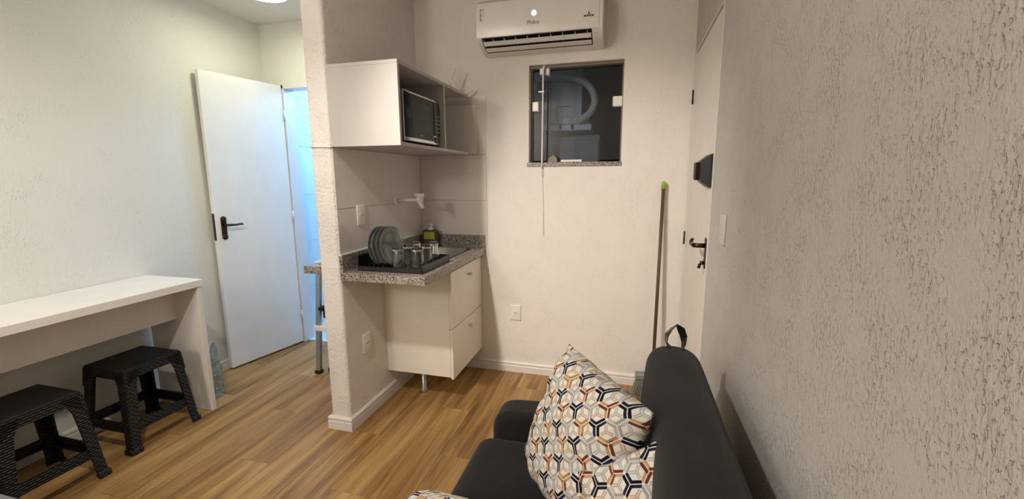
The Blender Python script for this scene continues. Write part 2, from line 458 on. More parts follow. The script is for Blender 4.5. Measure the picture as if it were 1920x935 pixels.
# wall tiles of the kitchenette
for z0, z1 in ((.93, 1.241), (1.243, 1.555), (1.557, 1.947)):
    t_ = mesh_obj('tile', B(PX, PX+.005, PY+.004, D-.005, z0, z1-.001, bev=.0012, seg=1), m_tile, part_w)
wb = bpy.data.objects['wall_back']
for z0, z1 in ((.93, 1.241), (1.243, 1.555), (1.557, 1.947)):
    mesh_obj('tile', B(PX+.006, -.951, D-.006, D, z0, z1-.001, bev=.0012, seg=1), m_tile, wb)
# right wall with the entrance door opening
RY0, RY1, RZ = 2.03, 2.835, 2.115
bm = wallcells([YB, RY0-.005, RY1, D+.1], [0, RZ+.004, CZ], [(RY0-.005, RY1, -1, RZ+.004)], lambda b_, a, c_, d, e: box(b_, RX, RX+.1, a, c_, d, e))
struct('wall_right', bm, m_wallr, 'heavily textured wall beside the sofa, colour dimmed for its weaker light')
d1 = struct('door_1', B(RX+.003, RX+.038, RY0+.038, RY1-.034, .012, RZ-.016, bev=.002), m_rdoor, 'closed flush entrance door painted like the wall')
d1['label'] = 'closed flush beige entrance door in the right wall'
def dpart(name, bm_, mat, par, smooth=False):
    return mesh_obj(name, bm_, mat, par, (0, 0, 0), smooth)
bm = bmesh.new()
for a in ((RX-.002, RX+.09, RY0, RY0+.03, 0, RZ), (RX-.002, RX+.09, RY1-.03, RY1, 0, RZ), (RX-.002, RX+.09, RY0, RY1, RZ-.009, RZ)): box(bm, *a, bev=.001, seg=1)
dpart('door_frame', bm, m_rdoor, d1)
dpart('door_backing', B(RX+.06, RX+.09, RY0-.004, RY1, 0, RZ+.003), m_gap, d1)
for z in (1.03, 1.86):
    bm = bmesh.new(); tube(bm, [(RX-.004, RY1-.024, z-.04), (RX-.004, RY1-.024, z+.04)], .007, 8)
    dpart('hinge', bm, m_black, d1, True)
# electronic lock: bevelled black housing with a turn knob
bm = bmesh.new()
q_ = [[bm.verts.new(p) for p in ((xx, ya, za), (xx, yb, za), (xx, yb, zb), (xx, ya, zb))] for xx, ya, yb, za, zb in
      ((RX+.004, 2.045, 2.165, 1.350, 1.500), (RX-.012, 2.047, 2.163, 1.354, 1.496), (RX-.046, 2.070, 2.150, 1.380, 1.470))]
for i in range(2):
    for j in range(4): bm.faces.new((q_[i][j], q_[i][(j+1) % 4], q_[i+1][(j+1) % 4], q_[i+1][j]))
bm.faces.new(q_[0]); bm.faces.new(q_[2])
lk = dpart('electronic_lock', bm, m_black, d1); lk['label'] = 'black box shaped electronic lock'
bm = bmesh.new(); box(bm, RX-.066, RX-.038, 2.112, 2.142, 1.385, 1.465, bev=.006)
dpart('thumb_turn', bm, m_bronze, lk)
# lever handle
bm = bmesh.new(); box(bm, RX-.004, RX+.003, 2.075, 2.108, .985, 1.125, bev=.002)
hp = dpart('handle_plate', bm, m_bronze, d1)
bm = bmesh.new(); tube(bm, [(RX, 2.09, 1.09), (RX-.035, 2.09, 1.09), (RX-.047, 2.10, 1.089), (RX-.050, 2.125, 1.087), (RX-.050, 2.19, 1.085), (RX-.047, 2.205, 1.094), (RX-.040, 2.21, 1.105)], [.011, .010, .011, .010, .009, .009, .007], 10)
dpart('lever', bm, m_bronze, hp, True)
bm = bmesh.new(); tube(bm, [(RX, 2.09, 1.01), (RX-.02, 2.09, 1.01)], .009, 10); tube(bm, [(RX-.02, 2.09, 1.005), (RX-.024, 2.09, .985)], .007, 8)
dpart('key', bm, m_bronze, hp, True)

# window: glass, sill, clips
w1 = struct('window_1', B(WX0, WX1, D+.075, D+.083, WZ0+.02, WZ1-.012), m_pane, 'small square tilting glass window in the back wall')
def wpart(name, bm_, mat, label=None):
    o = mesh_obj(name, bm_, mat, w1)
    if label: o['label'] = label
    return o
wpart('window_sill', B(WX0-.012, WX1+.004, D-.006, D+.15, WZ0-.022, WZ0+.006, bev=.002), m_gran, 'speckled granite sill')
bm = bmesh.new()
box(bm, WX0, WX1, D+.03, D+.12, WZ1-.016, WZ1); box(bm, WX0, WX0+.012, D+.055, D+.11, WZ0, WZ1-.01); box(bm, WX1-.010, WX1, D+.055, D+.11, WZ0, WZ1-.01)
wpart('window_frame', bm, m_rust, 'thin brown metal frame')
for (a, b_, z) in ((WX0+.010, WX0+.055, 1.865), (WX1-.065, WX1-.004, 1.875)):
    bm = bmesh.new(); box(bm, a, b_, D+.05, D+.096, z-.032, z+.032, bev=.007)
    wpart('pivot_clip', bm, m_plastic)
bm = bmesh.new()
box(bm, -.588, -.560, D+.03, D+.09, 2.06, 2.108, bev=.006); box(bm, -.552, -.524, D+.03, D+.09, 2.055, 2.10, bev=.006); tube(bm, [(-.556, D+.03, 2.115), (-.556, D+.005, 2.095)], .008)
lt = wpart('window_latch', bm, m_plastic)
# shaft outside
bm = bmesh.new()
for a in ((-1.6, .6, 4.05, 4.15, .6, 3.2), (-1.7, -1.6, 3.02, 4.15, .6, 3.2), (.6, .7, 3.02, 4.15, .6, 3.2), (-1.7, .7, 3.02, 4.15, .55, .6)): box(bm, *a)
struct('wall_shaft', bm, m_shaft, 'dark service shaft outside the window')

# bathroom beyond the hall doorway
bm = bmesh.new()
for a in ((-2.90, -2.80, HD+.1, 4.6, 0, 2.5), (-2.9, -1.7, 4.5, 4.6, 0, 2.5), (-1.8, -1.7, HD+.1, 4.6, 0, 2.5), (-2.9, -1.7, HD+.1, 4.6, 2.5, 2.56)): box(bm, *a)
bw = struct('wall_bath', bm, m_bathtile, 'blue lit tiled bathroom beyond the open door')
for i in range(4):
    for j in range(6):
        y0 = 3.062+.36*i; z0 = .0+.42*j
        if z0+.41 < 2.55: mesh_obj('tile', B(-2.80, -2.795, y0, y0+.357, z0, min(z0+.417, 2.5), bev=.001, seg=1), m_bathtile, bw)
bfl = struct('floor_bath', B(-2.9, -1.7, 3.0, 4.6, -.06, -.004), m_bathtile, 'pale tiled bathroom floor')
for i in range(2):
    for j in range(3):
        mesh_obj('tile', B(-2.80+.5*i, -2.303+.5*i, 3.0+.5*j, 3.497+.5*j, -.004, .004, bev=.001, seg=1), m_bathtile, bfl)
# door casing (hall)
bm = bmesh.new()
for a in ((DX0, DX0+.022, HD-.006, HD+.11, 0, DZ), (DX1-.022, DX1, HD-.006, HD+.11, 0, DZ), (DX0, DX1, HD-.006, HD+.11, DZ-.03, DZ)): box(bm, *a, bev=.002, seg=1)
struct('trim_1', bm, m_base, 'white casing of the bathroom doorway')

# baseboards
def bb_profile(t):  # (depth, z)
    return [(0, 0), (t, 0), (t, .046), (t-.003, .050), (t-.003, .056), (t, .060), (t, .068), (t-.004, .074), (t-.009, .078), (0, .078)]
def baseboard(name, path, label, t=.015):
    """path: list of (x,y) with the room on the left-hand side"""
    bm = bmesh.new(); prof = bb_profile(t); rows = []
    P_ = [Vector((a, b_)) for a, b_ in path]; n = len(P_)
    for i, p in enumerate(P_):
        ns = []
        if i > 0: d = (P_[i]-P_[i-1]).normalized(); ns.append(Vector((-d.y, d.x)))
        if i < n-1: d = (P_[i+1]-P_[i]).normalized(); ns.append(Vector((-d.y, d.x)))
        nn = ns[0] if len(ns) == 1 else (ns[0]+ns[1])/(1+ns[0].dot(ns[1]))
        rows.append([bm.verts.new((p.x+nn.x*a, p.y+nn.y*a, z)) for a, z in prof])
    for i in range(n-1):
        for j in range(len(prof)-1): bm.faces.new((rows[i][j], rows[i][j+1], rows[i+1][j+1], rows[i+1][j]))
    bm.faces.new(rows[0]); bm.faces.new(rows[-1])
    return struct(name, bm, m_base, label)
baseboard('baseboard_left', [(LX, HD), (LX, YB)], 'white grooved baseboard along the left wall')
baseboard('baseboard_partition', [(PL, HD), (PL, PY), (PX, PY), (PX, D)][::-1], 'white grooved baseboard around the partition wall')
baseboard('baseboard_back', [(RX, D), (PX, D)], 'white grooved baseboard along the back wall')
baseboard('baseboard_right', [(RX, YB), (RX, RY0-.01)], 'white grooved baseboard along the right wall')

# ------------------------------------------------------------------ open door leaf (hall)
hx, hy = -2.675, 2.945; fx, fy = -2.792, 2.352
ang = math.atan2(fy-hy, fx-hx); L = math.hypot(fx-hx, fy-hy)
dl = bpy.data.objects.new('door_2', None); COL.objects.link(dl); dl.location = (hx, hy, 0); dl.rotation_euler = (0, 0, ang)
dl['kind'] = 'structure'; dl['label'] = 'white flush bathroom door standing open against the left wall'; dl['category'] = 'door'
# local x along the leaf, local y: + is towards room (+X)?  direction ang ~ -101deg, so left-hand side is +X
mesh_obj('door_panel', B(0, L, -.035, 0, .012, 2.122, bev=.0015, seg=1), m_door, dl)
bm = bmesh.new()
box(bm, L-.072, L-.034, 0, .006, .985, 1.125, bev=.003)
pl_ = mesh_obj('handle_plate', bm, m_bronze, dl)
pl_['label'] = 'dark bronze handle plate'
bm = bmesh.new()
lathe(bm, [(0, -.003), (.019, -.003), (.019, .004), (.015, .007), (0, .007)], 16, align((L-.053, .004, 1.120), (0, 1, 0)))
lathe(bm, [(0, -.003), (.019, -.003), (.019, .004), (.015, .007), (0, .007)], 16, align((L-.053, .004, .990), (0, 1, 0)))
mesh_obj('plate_end', bm, m_bronze, pl_, smooth=True)
bm = bmesh.new(); tube(bm, [(L-.053, 0, 1.078), (L-.053, .045, 1.078), (L-.062, .052, 1.078), (L-.11, .052, 1.075), (L-.15, .052, 1.079), (L-.163, .050, 1.072)], [.009, .008, .009, .007, .008, .004], 10)
mesh_obj('lever', bm, m_bronze, pl_, smooth=True)
mesh_obj('lock_faceplate', B(L-.001, L+.002, -.030, -.005, .97, 1.16), m_black, dl)
for z in (.25, 1.1, 1.9):
    bm = bmesh.new(); tube(bm, [(-.004, .004, z-.04), (-.004, .004, z+.04)], .006, 8); mesh_obj('hinge', bm, m_door, dl, smooth=True)

# ------------------------------------------------------------------ ceiling lamps
t = T('ceiling_light', 'round glowing flush ceiling light in the hall', 'lamp', (-2.28, 2.44, CZ))
bm = bmesh.new(); lathe(bm, [(0, 0), (.150, 0), (.153, -.008), (.149, -.020), (.137, -.023), (0, -.023)], 40, Matrix.Translation((-2.29, 2.45, CZ)))
t.part('frame', bm, m_plastic, smooth=True)
bm = bmesh.new(); lathe(bm, [(.137, -.022), (.130, -.027), (.08, -.032), (0, -.034)], 40, Matrix.Translation((-2.29, 2.45, CZ)))
t.part('diffuser', bm, m_lamp, smooth=True)

# ------------------------------------------------------------------ wall table
TY = 1.905
t = T('wall_table', 'long narrow white table standing along the left wall', 'table', (-2.63, 1.0, 0))
t.part('tabletop', B(LX+.002, -2.408, .2, TY, .778, .819, bev=.0015, seg=1), m_tablem)
t.part('apron', B(-2.618, -2.600, .24, 1.868, .572, .777), m_tablem)
for y in (1.868, .21): t.part('side_panel', B(-2.826, -2.414, y, y+.027, 0, .777, bev=.001, seg=1), m_tablem)

# ------------------------------------------------------------------ stools
def make_stool(label):
    st = thing('plastic_stool', label, 'stool', (0, 0, 0), 'black wicker pattern stools under the table')
    H = .44; hs = .145; hf = .182
    bm = bmesh.new(); box(bm, -hs, hs, -hs, hs, H-.018, H, bev=.008, seg=3)
    # gentle dish in the seat
    seat = mesh_obj('seat', bm, m_weavetop, st)
    smooth_angle(seat, 50)
    def half(z): return hs+.0005+(hf-hs)*(1-z/H)
    def shell(bm, x0, x1, zt, zb, k):
        pass
    # skirt, four sides with an arch cut between the legs
    n = 12
    bm = bmesh.new()
    for k in range(4):
        rot = Matrix.Rotation(k*math.pi/2, 3, 'Z')
        outer, inner = [], []
        for i in range(n+1):
            u = -1+2*i/n
            ht, hb = half(H-.010), half(H-.085)
            drop = .030 + .060*max(0, (abs(u)-.45)/.55)**2.5
            zb = H-.010-drop-.012
            row = []
            for z in (H-.010, zb):
                h_ = half(z); row.append((z, h_))
            outer.append([Vector((h_, u*h_, z)) for z, h_ in row]); inner.append([Vector((h_-.009, u*(h_-.009), z)) for z, h_ in row])
        vo = [[bm.verts.new(rot @ p) for p in r_] for r_ in outer]; vi = [[bm.verts.new(rot @ p) for p in r_] for r_ in inner]
        for i in range(n):
            bm.faces.new((vo[i][0], vo[i+1][0], vo[i+1][1], vo[i][1])); bm.faces.new((vi[i][0], vi[i][1], vi[i+1][1], vi[i+1][0]))
            bm.faces.new((vo[i][1], vo[i+1][1], vi[i+1][1], vi[i][1])); bm.faces.new((vo[i][0], vi[i][0], vi[i+1][0], vo[i+1][0]))
    bmesh.ops.remove_doubles(bm, verts=bm.verts[:], dist=.0004)
    sk = mesh_obj('skirt', bm, m_weave, st)
    # legs: tapering L-shaped shells with rounded corner
    for k in range(4):
        rot = Matrix.Rotation(k*math.pi/2, 3, 'Z'); bm = bmesh.new(); rings = []
        zs = [H-.014, H-.06, H-.09, H-.13, .25, .15, .03, .022, .0]
        for z in zs:
            h_ = half(z); wd = .055-.010*(1-z/H); th = .011; rc = .014
            if z > H-.10: wd += .030*((z-(H-.10))/.09)**1.5
            if z < .025: h_ += .007; wd += .010
            pts = [(h_, h_-wd)]
            for i in range(5):
                a = R(90*i/4); pts.append((h_-rc+rc*math.cos(a), h_-rc+rc*math.sin(a)))
            pts += [(h_-wd, h_), (h_-wd, h_-th), (h_-th-.004, h_-th-.004), (h_-th, h_-wd)]
            rings.append([bm.verts.new(rot @ Vector((a, b_, z))) for a, b_ in pts])
        m_ = len(rings[0])
        for i in range(len(zs)-1):
            for j in range(m_): bm.faces.new((rings[i][j], rings[i][(j+1) % m_], rings[i+1][(j+1) % m_], rings[i+1][j]))
        bm.faces.new(rings[0]); bm.faces.new(rings[-1])
        smooth_angle(mesh_obj('leg', bm, m_weave, st), 35)
    for k in range(4):
        rot = Matrix.Rotation(k*math.pi/2, 4, 'Z'); bm = bmesh.new(); z0, z1 = .115, .158
        a0, a1 = half(z0), half(z1)
        prism(bm, [(a0-.003, z0), (a1-.003, z1), (a1-.013, z1), (a0-.013, z0)], 1, -(a1-.03), a1-.03, rot)
        box(bm, a1-.026, a0-.001, -(a1-.03), a1-.03, z0-.004, z0+.004, mat4=rot)
        mesh_obj('stretcher', bm, m_weave, st)
    return st
def copy_tree(o, parent=None):
    c_ = o.copy(); COL.objects.link(c_)
    if parent: c_.parent = parent
    for ch in o.children: copy_tree(ch, c_)
    return c_
s1 = make_stool('black wicker pattern plastic stool under the table, the one nearer the white door')
s1.location = (-2.585, 1.600, 0)
s2 = copy_tree(s1); s2.location = (-2.550, 1.115, 0)
s2['label'] = 'black wicker pattern plastic stool cut off by the left edge, farther from the white door'

# ------------------------------------------------------------------ plastic bag
bm = bmesh.new()
rings = []
for i in range(15):
    f = i/14; z = .004+.36*f
    rr = .040*(1-f**2.2)**.7+.006
    rings.append([bm.verts.new((-2.563+.02*f+(rr*(1+.55*noise.noise(Vector((math.cos(a)*2, math.sin(a)*2, f*9)))))*math.cos(a)*.8,
                                2.025+.85*(rr*(1+.55*noise.noise(Vector((math.cos(a)*2+7, math.sin(a)*2, f*9)))))*math.sin(a)*1.1, z)) for a in [2*math.pi*j/18 for j in range(18)]])
for i in range(14):
    for j in range(18): bm.faces.new((rings[i][j], rings[i][(j+1) % 18], rings[i+1][(j+1) % 18], rings[i+1][j]))
bm.faces.new(rings[0]); bm.faces.new(rings[-1])
tag(mesh_obj('plastic_bag', bm, m_bag), 'crumpled clear plastic bag standing on the floor beside the end panel of the table', 'bag')

# ------------------------------------------------------------------ granite shelf and stepladder behind the partition
tag(mesh_obj('granite_shelf', B(-1.800, PL, 2.03, 2.42, .858, .902, bev=.002), m_gran), 'small speckled granite shelf sticking out left of the partition', 'shelf')
tag(mesh_obj('soap_bar', B(-1.76, -1.69, 2.10, 2.20, .902, .915, bev=.006), m_yel), 'small yellowish item lying on the granite shelf left of the partition', 'soap')
t = T('step_ladder', 'folded aluminium step ladder leaning behind the partition under the granite shelf', 'ladder', (-1.95, 2.5, 0))
bm = bmesh.new()
def beam(bm_, p, q, wx, wy):
    p, q = Vector(p), Vector(q); ring = []
    for c_ in (p, q):
        ring.append([bm_.verts.new(c_+Vector((a, b_, 0))) for a, b_ in ((-wx, -wy), (wx, -wy), (wx, wy), (-wx, wy))])
    for j in range(4): bm_.faces.new((ring[0][j], ring[0][(j+1) % 4], ring[1][(j+1) % 4], ring[1][j]))
    bm_.faces.new(ring[0]); bm_.faces.new(ring[1])
for xx in (-2.13, -1.76):
    bm = bmesh.new(); beam(bm, (xx, 2.47, .02), (xx+.005, 2.545, .80), .017, .012); t.part('front_leg', bm, m_alu)
    bm = bmesh.new(); beam(bm, (xx+.065, 2.53, .02), (xx+.065, 2.60, .80), .013, .010); t.part('rear_leg', bm, m_alu)
    t.part('foot', B(xx-.022, xx+.022, 2.45, 2.49, 0, .024), m_black); t.part('foot', B(xx+.045, xx+.085, 2.51, 2.55, 0, .024), m_black)
for z, y in ((.32, 2.50), (.78, 2.56)):
    t.part('tread', B(-2.150, -1.74, y-.03, y+.12, z, z+.035, bev=.004), m_plastic)
bm = bmesh.new(); box(bm, -2.125, -2.05, 2.500, 2.56, .46, .49, bev=.005); box(bm, -2.085, -2.070, 2.50, 2.56, .41, .50, bev=.004)
t.part('hinge_clip', bm, m_black)
t.part('rear_bar', B(-2.08, -1.68, 2.535, 2.555, .15, .18), m_black)

# ------------------------------------------------------------------ countertop with sink
CX, CY0, CT, CB = -.966, 1.898, .911, .868
hole = (-1.375, -1.055, 2.385, 2.79)
t = T('granite_countertop', 'speckled grey granite countertop with sink on the partition wall', 'countertop', (-1.2, 2.38, CB))
bm = wallcells([PX+.001, hole[0], hole[1], CX], [CY0, hole[2], hole[3], D-.001], [hole], lambda b_, a, c_, d, e: box(b_, a, c_, d, e, CB, CT))
t.part('slab', bm, m_gran)
bm = bmesh.new(); box(bm, PX+.001, PX+.020, CY0, D-.002, CT, 1.0, bev=.001, seg=1)
t.part('backsplash', bm, m_gran)
t.part('backsplash', B(PX+.020, CX, D-.020, D-.001, CT, 1.0, bev=.001, seg=1), m_gran)
t.part('sealant_strip', B(PX+.001, PX+.016, CY0, D-.02, 1.0, 1.005), m_plastic)
# basin
bm = bmesh.new(); t2 = bmesh.new()
def rrect(x0, x1, y0, y1, r, z, n=5):
    out = []
    for (cx_, cy_, a0) in ((x1-r, y1-r, 0), (x0+r, y1-r, 90), (x0+r, y0+r, 180), (x1-r, y0+r, 270)):
        for i in range(n+1): a = R(a0+90*i/n); out.append((cx_+r*math.cos(a), cy_+r*math.sin(a), z))
    return out
x0, x1, y0, y1 = hole; g = .004
loops = [rrect(x0-.012, x1+.012, y0-.012, y1+.012, .03, CT+.002), rrect(x0+g, x1-g, y0+g, y1-g, .03, CT+.002), rrect(x0+.012, x1-.012, y0+.012, y1-.012, .03, CT-.02),
         rrect(x0+.02, x1-.02, y0+.02, y1-.02, .04, CT-.13), rrect(x0+.04, x1-.04, y0+.04, y1-.04, .04, CT-.145)]
lv = [[t2.verts.new(p) for p in l_] for l_ in loops]
for i in range(len(lv)-1):
    for j in range(len(lv[0])): t2.faces.new((lv[i][j], lv[i][(j+1) % len(lv[0])], lv[i+1][(j+1) % len(lv[0])], lv[i+1][j]))
t2.faces.new(lv[-1]); merge(bm, t2)
bas = t.part('sink_basin', bm, m_steel, label='stainless steel basin'); smooth_angle(bas, 60)
bm = bmesh.new(); lathe(bm, [(0, .002), (.03, .002), (.035, .006), (.04, .001)], 20, Matrix.Translation((-1.215, 2.59, CT-.145)))
t.part('drain', bm, m_chrome, bas, True)

# ------------------------------------------------------------------ lower cabinet
t = T('base_cabinet', 'cream two drawer cabinet hanging below the granite countertop', 'cabinet', (-1.22, 2.58, 0))
KX = -1.0; KY0 = 2.305; KY1 = D-.001
t.part('side_panel', B(PX+.001, KX-.018, KY0, KY0+.016, .178, CB-.001), m_cream)
t.part('side_panel', B(PX+.001, KX-.018, KY1-.016, KY1, .178, CB-.001), m_cream)
t.part('bottom_panel', B(PX+.001, KX-.018, KY0+.016, KY1-.016, .178, .194), m_cream)
t.part('back_panel', B(PX+.001, PX+.008, KY0+.016, KY1-.016, .194, CB-.06), m_cream)
for z0, z1, kz in ((.166, .488, .423), (.493, .845, .775)):
    d_ = t.part('drawer', B(KX-.017, KX, KY0, KY1-.002, z0, z1, bev=.001, seg=1), m_cream)
    bm = bmesh.new(); lathe(bm, [(0, 0), (.007, 0), (.007, .010), (.015, .016), (.016, .022), (.012, .027), (0, .028)], 20, align((KX, 2.60, kz), (1, 0, 0)))
    t.part('knob', bm, m_plastic, d_, True, 'round white knob')
bm = bmesh.new(); lathe(bm, [(0, .178), (.016, .178), (.016, .03), (.024, .018), (.024, 0), (0, 0)], 16, Matrix.Translation((-1.262, 2.415, 0)))
t.part('leg', bm, m_alu, smooth=True, label='metal leg'); 

# ------------------------------------------------------------------ upper cabinet
UX, UY0, UY1, UZ0, UZ1 = -1.06, 1.892, 2.812, 1.556, 1.947
t = T('wall_shelf_cabinet', 'white open wall cabinet mounted on the partition above the sink', 'cabinet', (-1.25, 2.35, UZ0))
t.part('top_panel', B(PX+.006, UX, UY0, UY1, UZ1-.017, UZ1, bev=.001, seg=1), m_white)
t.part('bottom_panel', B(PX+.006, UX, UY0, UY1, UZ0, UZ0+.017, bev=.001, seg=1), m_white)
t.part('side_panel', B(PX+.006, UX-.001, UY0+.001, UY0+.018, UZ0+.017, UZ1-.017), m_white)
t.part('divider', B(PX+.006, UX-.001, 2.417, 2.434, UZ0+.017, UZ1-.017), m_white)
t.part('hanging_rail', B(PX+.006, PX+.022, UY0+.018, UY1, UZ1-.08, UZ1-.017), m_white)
# flat cover behind it on the tiles
tag(mesh_obj('electrical_cover', B(-1.40, -1.018, D-.020, D-.007, 1.565, 1.885, bev=.003), m_plastic), 'flat white cover plate on the tiles at the open end of the wall cabinet', 'cover')
# cable across partition end
bm = bmesh.new(); tube(bm, [(PL-.004, PY+.03, 1.560), (PL+.005, PY-.004, 1.560), (PX-.01, PY-.004, 1.558), (PX+.006, PY+.0, 1.557)], .0045, 8)
tag(mesh_obj('white_cable', bm, m_plastic, smooth=True), 'short white cable across the end of the partition at the bottom of the wall cabinet', 'cable')

# microwave
t = T('microwave', 'silver microwave with a black glass door inside the white wall cabinet', 'microwave', (-1.26, 2.2, UZ0+.017))
MX = -1.088; MY0, MY1, MZ0, MZ1 = 1.985, 2.408, 1.588, 1.835
t.part('body', B(PX+.03, MX-.018, MY0, MY1, MZ0, MZ1, bev=.004), m_alu)
fr = t.part('front_frame', B(MX-.018, MX, MY0, MY1, MZ0, MZ1, bev=.003), m_chrome, label='bright silver front')
dr = t.part('door', B(MX-.001, MX+.004, MY0+.010, 2.318, MZ0+.018, MZ1-.010, bev=.001, seg=1), plain('microwave_black', (.006, .006, .006, 1), .12, spec=.25), label='black glass door')
t.part('door_window', B(MX+.003, MX+.0048, MY0+.075, 2.275, MZ0+.062, MZ1-.045), plain('microwave_window', (.028, .03, .033, 1), .25, spec=.3), dr, label='grey see-through window')
cp_ = t.part('control_panel', B(MX-.001, MX+.004, 2.330, MY1-.006, MZ0+.050, MZ1-.010, bev=.001, seg=1), plain('panel_black', (.014, .014, .014, 1), .25))
for i in range(5):
    for j in range(3):
        yy = 2.342+.020*j; zz = MZ1-.09-.022*i
        t.part('button', B(MX+.003, MX+.0055, yy, yy+.012, zz, zz+.008), plain('button_grey', (.25, .25, .25, 1), .5) if 'button_grey' not in MATS else MATS['button_grey'], cp_)
t.part('open_button', B(MX-.001, MX+.005, 2.336, MY1-.012, MZ0+.012, MZ0+.044, bev=.002), MATS['panel_black'], fr)
for yy in (MY0+.03, MY1-.05):
    for xx in (-1.38, -1.13): t.part('foot', B(xx, xx+.02, yy, yy+.02, UZ0+.017, MZ0+.002), m_black)
def text_part(word, size, mat4, mat, par, name='logo_text', base=(0, 0, 0), depth=.0003):
    cu = bpy.data.curves.new('t', 'FONT'); cu.body = word; cu.size = size; cu.extrude = depth; cu.align_x = 'CENTER'
    o = bpy.data.objects.new('t', cu); COL.objects.link(o)
    dg = bpy.context.evaluated_depsgraph_get(); me = bpy.data.meshes.new_from_object(o.evaluated_get(dg))
    bpy.data.objects.remove(o); me.transform(Matrix.Translation(-Vector(base)) @ mat4); me.materials.clear(); me.materials.append(mat)
    q = bpy.data.objects.new(name, me); COL.objects.link(q); q.parent = par; return q
t.part('print_line', B(MX+.0038, MX+.0046, 2.15, 2.19, MZ0+.034, MZ0+.040), MATS['button_grey'], dr)

# cords leaning behind the divider
bm = bmesh.new()
for k, dx in enumerate((0, .018, .036)):
    tube(bm, [(-1.10-dx, 2.445, 1.75-.02*k), (-1.10-dx, 2.47+.01*k, 1.68), (-1.11-dx, 2.52+.02*k, 1.62), (-1.12-dx, 2.575+.02*k, 1.578)], .0042, 8)
tag(mesh_obj('power_cord', bm, m_plastic, smooth=True), 'white power cords bent down in the right compartment of the wall cabinet', 'cord')
bm = bmesh.new()
tube(bm, [(-1.158, 2.70, 1.948), (-1.157, 2.70, 2.10)], .0035, 8)
tube(bm, [(-1.150, 2.705, 1.952), (-1.130, 2.705, 2.03), (-1.105, 2.70, 2.095)], [.005, .007, .008], 8, flat=1.6)
tube(bm, [(-1.128, 2.70, 2.03), (-1.124, 2.72, 1.952)], .0045, 8)
tube(bm, [(-1.06, 2.79, 1.952), (-1.035, 2.80, 1.963), (-1.018, 2.80, 1.982)], .006, 8, flat=1.6)
tag(mesh_obj('folding_rack', bm, m_plastic, smooth=True), 'folded white plastic sticks lying on top of the wall cabinet', 'rack')

# ------------------------------------------------------------------ faucet
t = T('wall_faucet', 'white plastic wall tap on the tiles above the sink', 'faucet', (PX+.005, 2.487, 1.26))
X0 = PX+.005
bm = bmesh.new(); lathe(bm, [(0, 0), (.030, 0), (.029, .004), (.020, .010), (.012, .012), (0, .012)], 24, align((X0, 2.487, 1.26), (1, 0, 0)))
t.part('flange', bm, m_plastic, smooth=True)
bm = bmesh.new(); tube(bm, [(X0+.008, 2.487, 1.26), (X0+.155, 2.487, 1.262)], .0115, 14)
tube(bm, [(X0+.150, 2.487, 1.265), (X0+.190, 2.487, 1.262)], .019, 16)
t.part('body', bm, m_plastic, smooth=True)
bm = bmesh.new(); tube(bm, [(X0+.165, 2.487, 1.258), (X0+.185, 2.478, 1.236), (X0+.200, 2.470, 1.212)], [.013, .013, .0115], 14)
t.part('spout', bm, m_plastic, smooth=True)
bm = bmesh.new(); tube(bm, [(X0+.168, 2.487, 1.275), (X0+.168, 2.487, 1.292)], .008, 12)
tube(bm, [(X0+.140, 2.487, 1.296), (X0+.200, 2.487, 1.290)], [.012, .014], 14)
t.part('handle', bm, m_plastic, smooth=True)

# ------------------------------------------------------------------ outlets and switch
def outlet(name, label, cat, loc, rz, w_=.078, h_=.113, kind='socket', pm=None):
    o = thing(name, label, cat, loc); o.rotation_euler = (0, 0, rz)
    # local frame: plate faces local +x, width along y
    bm = B(0, .009, -w_/2, w_/2, -h_/2, h_/2, bev=.004, seg=3); smooth_angle(mesh_obj('cover_plate', bm, pm or m_plastic, o), 50)
    if kind == 'socket':
        poly = [(-.021, -.006), (-.012, -.013), (.012, -.013), (.021, -.006), (.021, .006), (.012, .013), (-.012, .013), (-.021, .006)]
        bm = bmesh.new(); prism(bm, poly, 0, .008, .0112); sk_ = mesh_obj('socket_insert', bm, m_plastic, o)
        for yy, zz in ((-.010, 0), (0, -.003), (.010, 0)):
            bm = bmesh.new(); lathe(bm, [(0, 0), (.0028, 0), (.0028, .001), (0, .001)], 10, align((.0108, yy, zz), (1, 0, 0))); mesh_obj('pin_hole', bm, m_dark, sk_)
    else:
        mesh_obj('rocker', B(.008, .013, -.012, .012, -.018, .018, bev=.002), pm or m_plastic, o)
    return o
outlet('wall_outlet', 'white wall socket on the tiles left of the plates', 'outlet', (PX+.005, 2.103, 1.197), 0)
outlet('wall_outlet', 'white wall socket low on the partition under the counter', 'outlet', (PX, 2.09, .45), 0)
outlet('wall_outlet', 'white wall socket on the back wall right of the drawers', 'outlet', (-.746, D, .449), R(-90))
outlet('light_switch', 'beige light switch on the right wall beside the entrance door', 'switch', (RX, 1.74, 1.205), R(180), kind='switch', pm=plain('switch_beige', (.56, .53, .49, 1), .4))

# ------------------------------------------------------------------ dish tray, plates, glasses, bottle
t = T('dish_tray', 'black plastic dish drying tray on the granite counter', 'tray', (-1.19, 2.12, CT))
tx0, tx1, ty0, ty1 = -1.385, -1.005, 1.955, 2.305
bm = bmesh.new(); box(bm, tx0, tx1, ty0, ty1, CT, CT+.006)
t.part('tray_base', bm, m_black)
bm = bmesh.new()
for a in ((tx0, tx1, ty0, ty0+.006, CT+.006, CT+.026), (tx0, tx1, ty1-.006, ty1, CT+.006, CT+.045), (tx0, tx0+.006, ty0, ty1, CT+.006, CT+.083), (tx1-.006, tx1, ty0, ty1, CT+.006, CT+.042)): box(bm, *a, bev=.001, seg=1)
t.part('rim', bm, m_black)
bm = bmesh.new()
for i in range(5): box(bm, -1.375+.028*i, -1.370+.028*i, 2.0, 2.22, CT+.006, CT+.03)
t.part('plate_slots', bm, m_black)
